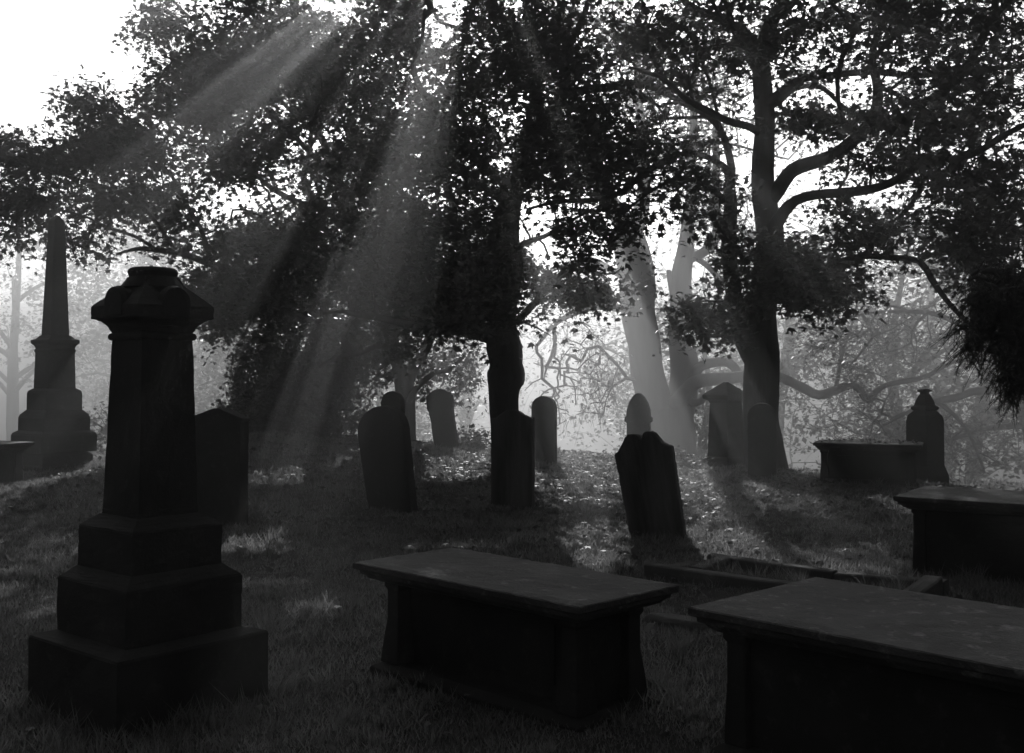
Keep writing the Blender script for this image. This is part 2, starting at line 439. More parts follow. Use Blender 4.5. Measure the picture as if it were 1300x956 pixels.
headstone('upright round-topped headstone on the crest directly right of the humped stone', 691, 588, roundtop(30, 30, 85), .10, R(-25), 0, 'dark')
Fo = [(-13, 0), (-14, 54), (-16.5, 56), (-16.5, 61), (-14.5, 62), (-14, 70), (-11, 80), (-7, 87), (-3, 91), (0, 92), (3, 91), (7, 87), (11, 80), (14, 70), (14.5, 62), (16.5, 61), (16.5, 56), (14, 54), (13, 0)]
headstone('pointed egg-topped headstone rising behind the leaning scalloped stone', 811, 591, Fo, .11, R(-20), 0, 'dark')
headstone('round-topped headstone set against the base of the big right-hand tree trunk', 968, 598, roundtop(33, 34, 94), .12, R(-20), 0, 'soot', Y=17.6)

# ------------------------------------------------------------------ stacked monuments
def stack(root, u0, Y, parts, k=.70, zb=None):
    s = Y / F; zb = root.location.z
    for nm, mk, prof in parts:
        bm = bmesh.new()
        rings(bm, [rect(2 * hw * s * k, 2 * hw * s * k, at(u0, v, Y)[2] - zb) for hw, v in prof])
        bm_obj(nm, bm, M[mk], root, .012)
def mon_root(name, label, u0, v0, yaw, Y=None, cat='monument'):
    Y = Y or ground_hit(u0, v0); p = at(u0, v0, Y); z = float(gz(p[0], p[1]))
    FOOT.append((p[0], p[1], .3, .3, yaw))
    return empty(name, (p[0], p[1], z), yaw, label, cat), Y
# near pillar
root, Y = mon_root('pillar_monument', 'tall black stepped pillar monument with cross-gabled cap, nearest on the left', 189, 883, R(49.6), 6.0)
FOOT[-1] = (root.location.x, root.location.y, .46, .46, R(49.6))
z0 = root.location.z; s6 = 6.0 / F; K6 = .69
def zz(v): return float(at(189, v, 6.0)[2] - z0)
for nm, prof in [('plinth', [(151, 960), (151, 806), (149, 803), (118, 797)]), ('lower_step', [(116.5, 799), (116.5, 732), (114, 729), (92, 716)]),
                 ('upper_step', [(91, 718), (91, 667), (89, 664), (64, 651)])]:
    bm = bmesh.new(); rings(bm, [rect(2 * hw * s6 * K6, 2 * hw * s6 * K6, zz(v)) for hw, v in prof]); weather(bm); bm_obj(nm, bm, M['soot'], root, .004)
bm = bmesh.new(); rings(bm, [rect(2 * hw * s6 * K6, 2 * hw * s6 * K6, zz(v)) for hw, v in [(61.5, 654), (60, 640), (51.5, 431)]]); weather(bm, 9, .0022)
bm_obj('shaft', bm, M['soot'], root, .008)
bm = bmesh.new(); rings(bm, [rect(2 * hw * s6 * K6, 2 * hw * s6 * K6, zz(v)) for hw, v in [(52, 432.5), (55.5, 431.5), (57, 429), (57, 426.5), (55, 424), (51, 423)]])
bm_obj('neck_moulding', bm, M['soot'], root, .004)
bm = bmesh.new()
rings(bm, [rect(2 * hw * s6 * K6, 2 * hw * s6 * K6, zz(v)) for hw, v in [(51, 424), (54, 420), (59, 414), (66, 409), (72, 406.5), (78, 405), (78, 390), (60, 377), (40, 362), (33, 352)]]); weather(bm, 3, .003)
cap = bm_obj('gabled_cap', bm, M['soot'], root, .006)
def lump(o, amt, s):
    pass
# four rounded pediments: barrels running through the cap on both axes, each with a stepped rim
hwm = 78 * s6 * K6
for k in range(4):
    bm = bmesh.new(); a0 = math.pi / 2 * k
    def ring_at(y, r, zc):
        o = [(-r, y, zc - .07), (r, y, zc - .07)] + [(r * math.cos(t), y, zc + r * .95 * math.sin(t)) for t in np.linspace(0, math.pi, 15)]
        return o
    zc = zz(386)
    rings(bm, [ring_at(-hwm - .006, .085, zc), ring_at(-hwm + .03, .095, zc), ring_at(-hwm + .05, .083, zc), ring_at(-.03, .07, zc)])
    bmesh.ops.rotate(bm, verts=bm.verts, cent=(0, 0, 0), matrix=Matrix.Rotation(a0, 3, 'Z'))
    bm_obj('pediment', bm, M['soot'], cap, .004)
bm = bmesh.new()
def octo(r, z): return [(r * math.cos(t), r * math.sin(t), z) for t in np.linspace(0, 2 * math.pi, 25)[:-1]]
r_ = s6
rings(bm, [octo(40 * r_, zz(366)), octo(34 * r_, zz(358)), octo(29 * r_, zz(352)), octo(30 * r_, zz(349)), octo(31 * r_, zz(346)), octo(29.5 * r_, zz(342.5)), octo(26 * r_, zz(340.5)), octo(12 * r_, zz(340))])
bm_obj('top_drum', bm, M['soot'], root, .002, True)

# obelisk
root, Y = mon_root('obelisk', 'tall pale grey obelisk on a moulded pedestal, far left in the haze', 68, 610, R(-38), 18.0)
stack(root, 67, 18.0, [
    ('foundation_slab', 'dark', [(52, 622), (52, 590), (50, 588), (50, 577), (42, 573)]),
    ('lower_step', 'dark', [(55, 573), (55, 552), (53, 549), (46, 546)]),
    ('upper_step', 'dark', [(46, 549), (46, 530), (44, 526), (36, 520)]),
    ('die_base', 'dark', [(35.5, 522), (35.5, 499), (34, 496), (28, 493)]),
    ('die', 'dark', [(27, 495), (25.5, 447)]),
    ('cornice', 'dark', [(25.5, 448), (27, 446), (27, 444), (25, 443), (27, 439), (31.5, 436), (31.5, 432), (25, 430), (20, 426)]),
    ('obelisk_shaft', 'dark', [(18.2, 428), (10.8, 281), (2, 273)])], k=.68)

# hooded pedestal
root, Y = mon_root('pedestal_tomb', 'squat tapering pedestal monument with hipped cap, left of the big right-hand trunk', 922, 590, R(38))
stack(root, 922, Y, [
    ('plinth', 'soot', [(30, 606), (30, 584), (28, 580.5), (24, 579)]),
    ('die', 'soot', [(23.5, 581), (20, 511)]),
    ('cap', 'soot', [(20, 512), (22, 509), (29, 506), (29.5, 501.5), (27, 499.5), (10, 489), (3, 485)])], k=.72)
# small monument with broken cross
root, Y = mon_root('cross_monument', 'dark monument with sloping shoulders and a broken cross stub, right of the crest tomb', 1175, 604, R(30), 17.6)
stack(root, 1175, Y, [
    ('plinth', 'soot', [(27, 618), (27, 603), (22, 590)]),
    ('die', 'soot', [(22, 592), (22, 560), (22, 534), (20, 527), (13, 521)]),
    ('cap', 'soot', [(13, 521.5), (16.5, 519.5), (16.5, 516.5), (12.5, 514.5), (11, 509), (7, 501), (6, 500)])], k=.74)
s = Y / F; zt = at(1175, 499.5, Y)[2] - root.location.z
bm = bmesh.new()
rings(bm, [rect(.13, .09, zt - .01), rect(.12, .08, zt + .035)])
o = bm_obj('cross_stub', bm, M['soot'], root, .01)
bm = bmesh.new(); rings(bm, [rect(.25, .07, zt + .025), rect(.26, .08, zt + .055), rect(.12, .05, zt + .075)]); bm_obj('cross_arm', bm, M['soot'], o, .008)

# ------------------------------------------------------------------ chest tombs
def chest(label, cx, cy, L, W, yaw, top, inset=.14, flare=0, mk='dark', slabmk='slab', thick=.05, z0=None, tilt=0, recess=0):
    z0 = float(gz(cx, cy)) if z0 is None else z0
    root = empty('chest_tomb', (cx, cy, z0), yaw, label, 'tomb')
    root.rotation_euler[0] = tilt
    h = top - z0
    def rc(i, z): return rect(L - 2 * i, W - 2 * i, z)
    # ledger slab: top face gridded and gently worn
    bm = bmesh.new()
    nx, ny = 34, 16
    V = {}
    for i in range(nx + 1):
        for j in range(ny + 1):
            x = -L / 2 + L * i / nx; y = -W / 2 + W * j / ny
            ed = min(i, nx - i, j, ny - j)
            w = 0.006 * math.sin(x * 5 + 1) * math.cos(y * 7) + random.uniform(-.002, .002)
            V[i, j] = bm.verts.new((x, y, h + (w if ed else -.004) - .004))
    for i in range(nx):
        for j in range(ny): bm.faces.new((V[i, j], V[i + 1, j], V[i + 1, j + 1], V[i, j + 1]))
    edge = [V[i, 0] for i in range(nx)] + [V[nx, j] for j in range(ny)] + [V[i, ny] for i in range(nx, 0, -1)] + [V[0, j] for j in range(ny, 0, -1)]
    def loop(ins, z):
        return [bm.verts.new((v.co.x * (1 - 2 * ins / L) + random.uniform(-.003, .003), v.co.y * (1 - 2 * ins / W) + random.uniform(-.003, .003), z)) for v in edge]
    prev = edge
    for ins, z in [(-.006, h - .014), (-.006, h - thick + .008), (.004, h - thick), (.022, h - thick - .004), (.024, h - thick - .024), (.045, h - thick - .034), (.06, h - thick - .05), (inset - .02, h - thick - .07)]:
        nl = loop(ins, z); n = len(nl)
        for i in range(n): bm.faces.new((prev[i], prev[(i + 1) % n], nl[(i + 1) % n], nl[i]))
        prev = nl
    bm.faces.new(prev)
    bm_obj('ledger_slab', bm, M[slabmk], root, 0, False)
    zt = h - thick - .065
    bm = bmesh.new(); rings(bm, [rect(L - 2 * (inset + .05), W - 2 * (inset + .05 + recess), q_) for q_ in (-.12, zt)]); bm_obj('chest', bm, M[mk], root, .006)
    bm = bmesh.new(); rings(bm, [rc(inset - .05 - flare, -.14), rc(inset - .05 - flare, .05), rc(inset - .01, .08)]); bm_obj('plinth', bm, M[mk], root, .008)
    for sx in (-1, 1):
        for sy in (-1, 1):
            bm = bmesh.new(); px = sx * (L / 2 - inset - .055); py = sy * (W / 2 - inset - .055)
            rings(bm, [rect(.12 + 2 * flare, .12 + 2 * flare, .078, px, py), rect(.115 + flare, .115 + flare, .2, px, py), rect(.1, .1, zt * .6, px, py), rect(.1, .1, zt - .05, px, py), rect(.125, .125, zt - .03, px, py), rect(.125, .125, zt + .004, px, py)])
            bm_obj('pilaster', bm, M[mk], root, .008)
        bm = bmesh.new(); x0 = sx * (L / 2 - inset - .045)
        rings(bm, [rect(.012, (W - 2 * inset) * .5, .16, x0), rect(.012, (W - 2 * inset) * .5, zt - .08, x0)]); bm_obj('end_panel', bm, M[mk], root, .003)
        bm = bmesh.new(); y0 = sx * (W / 2 - inset - .045 - recess)
        rings(bm, [rect((L - 2 * inset) * .66, .012, .16, 0, y0), rect((L - 2 * inset) * .66, .012, zt - .08, 0, y0)]); bm_obj('side_panel', bm, M[mk], root, .003)
    FOOT.append((cx, cy, L / 2 - inset + .02, W / 2 - inset + .02, yaw))
    return root
def corner(cx0, cy0, a, L, W):   # near-left corner, long axis direction a, short axis a+90
    u1 = (math.cos(a), math.sin(a)); u2 = (-math.sin(a), math.cos(a))
    return (cx0 + u1[0] * L / 2 + u2[0] * W / 2, cy0 + u1[1] * L / 2 + u2[1] * W / 2)
c_ = corner(-.92, 6.48, R(-45), 1.75, .77)
chest('low chest tomb with long flat moulded slab in the centre foreground', c_[0], c_[1], 1.75, .77, R(-45), .66, .13, .018, 'soot', z0=0, recess=.07)
c_ = corner(.81, 5.05, R(-46.5), 1.95, 1.07)
chest('large chest tomb with lichen-marked slab filling the bottom right corner', c_[0], c_[1], 1.95, 1.07, R(-46.5), .7, .11, 0, 'soot', z0=0)
c_ = corner(3.31, 9.59, R(-34), 1.9, 1.1)
chest('dark chest tomb cut by the right edge, in front of the cross monument', c_[0], c_[1], 1.9, 1.1, R(-34), .7, .12, 0, 'soot', z0=float(gz(4.5, 9.6)) - .05)
Yi = 16.6; pI = at(1103, 600, Yi)
topI = at(1103, 561, Yi)[2]
chest('small crumbling chest tomb on the crest beside the cross monument', pI[0], pI[1], 1.52, .78, R(-22), topI, .09, 0, 'soot', 'dark', z0=float(gz(pI[0], pI[1])) - .02)
pO = at(-5, 600, 15.5)
chest('flat-topped chest tomb at the left edge in front of the obelisk', pO[0] - .55, pO[1] + .3, 1.7, .9, R(-30), at(20, 562, 15.5)[2], .1, 0, 'dark', z0=float(gz(-7.6, 15.5)))

crest_tomb = [o for o in bpy.data.objects if o.get('label', '').startswith('small crumbling chest tomb')][0]
zi = topI - crest_tomb.location.z
px_ = np.concatenate([RNG.normal(c_, .07, 26) for c_ in (-.55, -.3, -.05, .1, .42, .6)]); py_ = RNG.uniform(-.36, .36, len(px_))
leaf_mesh('moss_tufts', np.stack([px_, py_, zi + RNG.uniform(0, .035, len(px_))], 1), .045, M['leaf'], crest_tomb, True, 50, .2)['kind'] = 'stuff'
# ------------------------------------------------------------------ kerbed grave and loose stones
U1 = np.array([math.cos(R(-37)), math.sin(R(-37))]); U2 = np.array([-U1[1], U1[0]])
O_ = np.array([1.25, 9.42])
root = empty('kerbed_grave', (O_[0], O_[1], 0), R(-37), 'sunken low kerb surround around an overgrown grave, behind the central chest tomb', 'grave surround')
def kerb(x0, x1, y0, y1, z0, z1, tl=0):
    bm = bmesh.new(); n = 6
    along = abs(x1 - x0) > abs(y1 - y0)
    secs = []
    for i in range(n + 1):
        t = i / n; dz = tl * t + random.uniform(-.004, .004)
        if along: x = x0 + (x1 - x0) * t; secs.append([(x, y0, z0), (x, y1, z0), (x, y1, z1 + dz - .01), (x, y1 - .015, z1 + dz), (x, y0 + .015, z1 + dz), (x, y0, z1 + dz - .01)])
        else: y = y0 + (y1 - y0) * t; secs.append([(x0, y, z0), (x1, y, z0), (x1, y, z1 + dz - .01), (x1 - .015, y, z1 + dz), (x0 + .015, y, z1 + dz), (x0, y, z1 + dz - .01)])
    rings(bm, secs); bm_obj('kerb', bm, M['kerb'], root, .006)
kerb(-.15, 1.3, 0, .13, -.1, .12, -.02); kerb(1.31, 2.1, 0, .13, -.1, .09)
kerb(.1, 1.25, .68, .81, -.1, .14, -.03); kerb(1.26, 2.15, .68, .81, -.1, .1, .03)
kerb(.2, .34, .135, .675, -.1, .12, .02); kerb(2.0, 2.15, -.1, .65, -.1, .12, .05); kerb(-.14, -.01, .14, .7, -.1, .06)
def loose(label, u, v, w, d, h, rz, tilt=0):
    x, y = onz(u, v, 0); o_ = empty('loose_stone', (x, y, float(gz(x, y))), rz, label, 'stone'); o_.rotation_euler[1] = tilt
    bm = bmesh.new()
    def irregular(sx, sy, z): return [(sx * math.cos(t) * random.uniform(.85, 1.15) / 1.4, sy * math.sin(t) * random.uniform(.85, 1.15) / 1.4, z) for t in np.linspace(.4, 6.68, 9)[:-1]]
    rings(bm, [irregular(w, d, -.08), irregular(w * 1.03, d, h * .6), irregular(w * .85, d * .85, h)])
    me = bm_obj('block', bm, M['kerb'], o_, .012)
loose('small flat stone lying in grass past the right end of the kerbed grave', 1163, 752, .22, .14, .06, R(-30))
loose('narrow sunken stone step showing between the two foreground chest tombs', 868, 797, .42, .13, .07, R(-37))
loose('pale rounded cobble in the grass at the foot of the central chest tomb', 648, 850, .06, .05, .05, R(10))

# ------------------------------------------------------------------ the traced trees
def basept(u, v, Y):
    p = at(u, v, Y); return np.array([p[0], p[1], float(gz(p[0], p[1]))])
# right-hand sycamore
Y3 = 19.0
t = Tree('sycamore_tree', basept(974, 600, Y3), 'big dark sycamore with twin stems and long arching right-hand boughs, right of centre', seed=3)
t.limb('trunk', trace([(975, 625, 66), (974, 600, 56), (970, 570, 50), (967, 540, 47), (966, 500, 46), (966, 460, 45), (968, 400, 38), (974, 340, 35), (976, 290, 34), (971, 250, 30), (969, 200, 27), (970, 150, 25), (969, 110, 24), (968, 70, 21), (978, 30, 18), (995, 0, 15), (1010, -70, 12), (1020, -160, 6)], Y3), sides=18, knob=.05)
t.limb('second_stem', trace([(962, 470, 24), (945, 435, 24), (934, 400, 22), (929, 350, 20), (926, 300, 19), (926, 255, 17), (925, 235, 15)], Y3), knob=.05)
L3 = [
 [(925, 235, 10), (922, 215, 9, 18.8), (908, 205, 8, 18.6), (893, 196, 8, 18.4), (868, 194, 8, 18.2), (845, 205, 9, 18), (815, 224, 8, 17.8), (780, 247, 7, 17.6), (740, 254, 6, 17.5), (705, 257, 5, 17.4), (670, 266, 3, 17.3)],
 [(925, 240, 12), (930, 214, 10, 19.2), (917, 173, 9, 19.5), (900, 150, 8, 20), (872, 132, 8, 20.4), (840, 116, 7, 20.8), (800, 108, 6, 21.2), (755, 112, 5, 21.4), (715, 122, 3, 21.6)],
 [(927, 262, 9), (905, 240, 8, 18.6), (885, 230, 7, 18.3), (862, 228, 6, 18), (830, 240, 4, 17.7), (800, 262, 3, 17.4)],
 [(967, 170, 12), (952, 162, 10, 18.7), (930, 155, 10, 18.4), (902, 141, 9, 18.1), (870, 125, 8, 17.8), (840, 100, 6, 17.5), (800, 85, 4, 17.2)],
 [(972, 262, 20), (988, 240, 20, 18.9), (1000, 222, 19, 18.7), (1016, 211, 19, 18.5), (1058, 197, 17, 18.2), (1089, 173, 16, 18), (1108, 145, 15, 18), (1114, 110, 12, 18.1), (1110, 75, 10, 18.2), (1113, 45, 8, 18.4), (1126, 15, 7, 18.6), (1140, -50, 4, 18.8)],
 [(976, 300, 22), (990, 278, 18, 18.6), (1004, 262, 15, 18.2), (1023, 252, 13, 17.9), (1071, 243, 13, 17.4), (1105, 238, 12, 17.1), (1141, 229, 11, 16.8), (1168, 210, 10, 16.5), (1200, 203, 9, 16.2), (1231, 197, 8, 16), (1265, 176, 8, 15.8), (1300, 159, 7, 15.6), (1360, 140, 5, 15.4), (1430, 150, 3, 15.2)],
 [(969, 135, 14), (985, 122, 11, 18.8), (1016, 100, 10, 18.6), (1060, 95, 9, 18.4), (1106, 92, 9, 18.3), (1170, 95, 8, 18), (1240, 88, 7, 17.8), (1300, 84, 6, 17.6), (1380, 70, 3, 17.4)],
 [(968, 80, 12), (985, 52, 10, 19.2), (1012, 38, 9, 19.4), (1044, 28, 8, 19.6), (1099, 16, 7, 19.8), (1160, 5, 6, 20), (1230, -10, 4, 20.2)],
 [(969, 140, 10), (988, 129, 9, 19.2), (1009, 113, 7, 19.4), (1044, 112, 6, 19.6), (1075, 137, 5, 19.8), (1110, 150, 3, 20)],
 [(968, 75, 18), (955, 56, 15, 19.2), (940, 42, 13, 19.3), (905, 22, 11, 19.5), (872, 2, 9, 19.7), (840, -50, 6, 20)],
 [(975, 25, 12), (990, 18, 10, 18.8), (1010, 2, 9, 18.6), (1040, -50, 6, 18.4)],
 [(970, 385, 11), (995, 370, 10, 18.5), (1020, 350, 9, 18.2), (1050, 336, 8, 17.9), (1090, 327, 8, 17.5), (1130, 329, 8, 17.2), (1167, 331, 8, 17), (1184, 352, 8, 16.8), (1204, 382, 7, 16.7), (1234, 417, 6, 16.5), (1262, 440, 4, 16.4)],
 [(1167, 331, 6, 17), (1195, 318, 6, 16.8), (1240, 300, 5, 16.6), (1290, 290, 4, 16.4), (1340, 270, 3, 16.2)],
 [(1114, 110, 7, 18.1), (1140, 120, 6, 18.3), (1165, 136, 6, 18.5), (1190, 160, 5, 18.7), (1240, 175, 3, 18.9)],
]
for r_ in L3: t.limb('limb', trace(r_, Y3), sides=10)
t.fill([
 (1040, 30, 18.5, 180, 70, 2.6, 66), (1230, 60, 18, 130, 90, 2.6, 82), (860, 50, 19.5, 110, 80, 2.2, 75), (1050, 150, 18.7, 80, 22, 1.3, 26), (1190, 150, 17.5, 110, 50, 2.2, 48),
 (1250, 240, 16.6, 90, 50, 1.6, 42), (1250, 320, 16.6, 80, 60, 1.3, 44), (1040, 355, 17.9, 62, 40, .9, 60), (1000, 330, 18.2, 40, 40, .8, 24), (898, 400, 18.3, 34, 36, .7, 26), (945, 345, 18.8, 40, 60, 1, 20),
 (820, 205, 17.9, 110, 45, 1.2, 30), (790, 150, 20, 90, 60, 1.6, 28), (1090, 275, 17.4, 70, 20, .8, 14), (1140, 205, 17.4, 70, 18, .8, 16), (890, 270, 18.4, 40, 60, .9, 14), (1050, -90, 19, 260, 70, 3.0, 330), (1250, -90, 17.5, 200, 80, 2.5, 160), (1050, -230, 19, 260, 80, 3.0, 200),
 (760, 290, 17.4, 60, 50, .8, 20), (1100, 300, 17.2, 60, 25, .6, 14)], k=.22)
print('leaves', t.foliage(per=46, rxy=.6, rz=.13, size=.105, tilt=48, hang=.45))

def sun_gap(pos):      # the thin place high in the crowns where the sun breaks through
    u, v = project(pos[:, 0], pos[:, 1], pos[:, 2])
    d = ((u - 560) / 28) ** 2 + ((v - 18) / 40) ** 2 + .3 * np.sin(u * .2 + v * .13)
    return (d > 1) | (RNG.uniform(0, 1, len(pos)) < .18)
# middle sycamore
Y2 = 21.5
t = Tree('sycamore_tree', basept(641, 590, Y2), 'sycamore with a knobbly waisted trunk in the centre, one bough reaching low to the left', seed=5)
t.limb('trunk', trace([(642, 620, 52), (642, 590, 44), (641, 560, 38), (641, 520, 37), (641, 496, 42), (641, 484, 50), (641, 474, 50), (641, 462, 44), (641, 440, 46), (638, 404, 38), (640, 370, 38), (641, 322, 36), (646, 280, 31), (652, 242, 28), (661, 208, 27), (671, 175, 27), (680, 155, 24)], Y2), sides=18, knob=.07)
L2 = [
 [(678, 165, 24), (682, 140, 20), (678, 104, 18, 21.6), (668, 80, 16, 21.8), (655, 55, 13, 22), (640, 28, 11, 22.2), (625, 0, 9, 22.4), (610, -70, 5, 22.6)],
 [(677, 110, 14, 21.6), (682, 70, 12, 21.3), (673, 40, 10, 21.1), (668, 8, 9, 21), (672, -60, 5, 21)],
 [(678, 160, 22), (695, 145, 18, 21.3), (708, 134, 16, 21.1), (719, 121, 13, 20.9), (740, 114, 11, 20.6), (770, 108, 10, 20.3), (798, 106, 9, 20), (830, 109, 7, 19.8), (860, 118, 4, 19.6)],
 [(705, 135, 14, 21), (716, 100, 12, 20.6), (722, 60, 10, 20.3), (738, 25, 8, 20), (755, -30, 6, 19.8)],
 [(652, 240, 20), (630, 222, 16, 21.3), (610, 208, 15, 21), (594, 193, 14, 20.8), (575, 175, 12, 20.6), (562, 160, 11, 20.4), (545, 130, 10, 20.2), (530, 105, 9, 20), (524, 85, 8, 19.8), (535, 55, 6, 19.6), (540, 10, 4, 19.4)],
 [(650, 262, 15), (620, 240, 12, 21.8), (590, 222, 10, 22.1), (559, 211, 9, 22.4), (531, 204, 7, 22.7), (495, 190, 4, 23)],
 [(638, 405, 22), (628, 380, 20, 21.7), (617, 362, 18, 22), (604, 350, 16, 22.3), (590, 325, 13, 22.6), (578, 290, 11, 23), (570, 250, 8, 23.4), (560, 210, 5, 23.8)],
 [(640, 440, 16), (617, 428, 13, 21.2), (590, 423, 12, 20.9), (561, 418, 12, 20.6), (530, 412, 11, 20.3), (506, 407, 11, 20), (480, 403, 9, 19.7), (458, 402, 8, 19.4), (435, 396, 5, 19.1), (410, 398, 3, 18.9)],
 [(652, 250, 11), (672, 232, 9, 21.1), (700, 210, 8, 20.7), (735, 188, 7, 20.3), (770, 172, 5, 20), (810, 165, 3, 19.7)],
 [(641, 325, 10), (665, 310, 8, 21), (690, 300, 6, 20.6), (715, 285, 5, 20.3), (745, 270, 3, 20)],
 [(565, 165, 8, 20.4), (578, 130, 7, 20.8), (582, 90, 6, 21.1), (590, 50, 5, 21.3), (600, 0, 4, 21.5)],
]
for r_ in L2: t.limb('limb', trace(r_, Y2), sides=10)
t.fill([
 (600, 60, 21.2, 130, 80, 2.2, 86), (560, 170, 20.8, 90, 60, 1.6, 85), (545, 280, 21.3, 100, 85, 1.5, 92), (600, 350, 21.6, 60, 60, 1.2, 70), (575, 395, 20.6, 70, 26, .8, 55), (480, 300, 20.6, 70, 80, 1.4, 100),
 (700, 60, 20.8, 80, 80, 1.8, 60), (700, 190, 20.6, 60, 70, 1.4, 50), (745, 190, 20.3, 70, 60, 1.1, 36), (650, 290, 21.0, 40, 80, .8, 46), (690, 310, 20.5, 35, 40, .8, 22), (700, 400, 20.9, 26, 40, .6, 7),
 (745, 352, 20.2, 66, 24, .7, 60), (540, 440, 20.6, 40, 16, .7, 12), (470, 210, 21.2, 60, 40, 1.3, 55), (640, -85, 21.5, 230, 62, 2.6, 520), (640, -210, 21.5, 220, 90, 3.0, 300), (660, 420, 21, 22, 30, .6, 10)], k=.22)
print('leaves', t.foliage(per=70, rxy=.68, rz=.19, size=.10, tilt=50, hang=.4, keepfn=sun_gap))

# left tree: broad spreading crown
Y1 = 23.5
t = Tree('maple_tree', basept(517, 575, Y1), 'broad maple forking low behind the round-topped stones, crown over the left side', seed=9)
t.limb('trunk', trace([(518, 600, 30), (518, 575, 26), (517, 550, 21), (516, 520, 21), (514, 490, 24), (506, 462, 17), (498, 440, 16), (490, 410, 15), (480, 370, 15), (468, 330, 14), (455, 290, 13), (440, 250, 12), (425, 215, 10), (405, 170, 9), (390, 120, 8), (380, 60, 6), (375, -30, 4)], Y1), sides=16, knob=.05)
L1 = [
 [(515, 495, 16), (524, 470, 15), (534, 456, 14, 23.3), (544, 431, 13, 23.1), (550, 400, 11, 23), (552, 360, 9, 22.9), (548, 310, 7, 22.8)],
 [(516, 515, 9), (530, 492, 8, 23.2), (548, 476, 7, 22.9), (568, 470, 6, 22.6), (590, 452, 4, 22.3)],
 [(498, 440, 10), (478, 440, 8, 22.8), (455, 450, 7, 22.4), (430, 452, 6, 22), (405, 465, 4, 21.7)],
 [(470, 335, 13), (430, 318, 11, 22.8), (390, 322, 10, 22.3), (345, 335, 10, 21.9), (300, 345, 10, 21.5), (272, 337, 9, 21.3), (247, 328, 9, 21.1), (225, 321, 8, 20.9), (200, 318, 7, 20.7), (175, 316, 5, 20.5), (150, 322, 3, 20.3)],
 [(272, 337, 7, 21.3), (262, 315, 6, 21.1), (255, 290, 6, 21), (240, 262, 5, 20.9), (225, 235, 5, 20.8), (205, 210, 4, 20.7), (180, 185, 3, 20.6)],
 [(225, 321, 6, 20.9), (205, 292, 5, 20.7), (185, 268, 5, 20.5), (160, 250, 4, 20.3), (130, 235, 4, 20.1), (90, 225, 3, 19.9), (40, 215, 3, 19.7)],
 [(200, 318, 5, 20.7), (170, 300, 4, 20.5), (140, 290, 4, 20.3), (110, 275, 3, 20.1), (70, 265, 3, 19.9)],
 [(452, 290, 11), (420, 268, 10, 23.8), (391, 245, 9, 24), (384, 225, 8, 24.1), (391, 200, 7, 24.2), (396, 170, 6, 24.3), (400, 120, 4, 24.4)],
 [(420, 270, 9, 23.8), (375, 255, 8, 23.5), (345, 240, 7, 23.2), (325, 222, 6, 23), (306, 196, 6, 22.8), (285, 188, 5, 22.6), (265, 193, 4, 22.4), (230, 180, 3, 22.2)],
 [(440, 250, 8), (400, 200, 7, 23), (350, 150, 6, 22.5), (300, 110, 5, 22.1), (250, 90, 4, 21.8), (205, 70, 3, 21.5)],
 [(405, 175, 6), (340, 110, 5, 24), (290, 60, 4, 24.3), (240, 20, 4, 24.6), (200, -20, 3, 24.9)],
 [(440, 255, 8), (470, 200, 7, 23.6), (490, 150, 6, 23.7), (500, 90, 5, 23.8), (500, 20, 4, 24)],
]
for r_ in L1: t.limb('limb', trace(r_, Y1), sides=9)
t.fill([
 (330, 60, 22.8, 100, 80, 2.2, 150), (505, 25, 23.5, 60, 40, 1.5, 34), (440, 90, 23, 90, 90, 2.0, 110), (255, 120, 22, 70, 50, 1.6, 80), (150, 175, 21, 60, 18, 1.2, 36), (120, 128, 21, 34, 26, .8, 14), (60, 208, 20.4, 66, 24, 1.1, 25),
 (155, 200, 20.8, 80, 18, 1.3, 34), (40, 258, 20, 52, 14, .9, 12), (320, 200, 22.8, 90, 60, 1.7, 90), (400, 180, 23.6, 60, 50, 1.4, 46), (205, 22, 24.5, 30, 40, .9, 22), (130, 255, 20.4, 60, 22, .9, 22), (100, 310, 20.2, 30, 12, .5, 7),
 (245, 300, 21, 60, 40, 1.0, 30), (265, 372, 21.4, 46, 34, .8, 36), (200, 250, 20.8, 46, 20, .9, 16), (5, 190, 19.9, 40, 26, .9, 14), (15, 250, 19.8, 36, 20, .8, 12), (290, 418, 21.8, 26, 10, .5, 7),
 (370, 290, 22.4, 90, 60, 1.5, 100), (390, 370, 22.4, 95, 60, 1.4, 80), (320, 385, 22.2, 50, 50, 1.2, 60), (300, 300, 21.8, 40, 50, 1, 30), (350, -80, 23, 150, 70, 2.6, 190), (400, -210, 23, 130, 90, 3.0, 50), (515, 350, 23.2, 50, 60, 1, 40), (20, 300, 19.8, 34, 9, .6, 5)], k=.2)
print('leaves', t.foliage(per=66, rxy=.66, rz=.17, size=.10, tilt=50, hang=.4, keepfn=sun_gap))

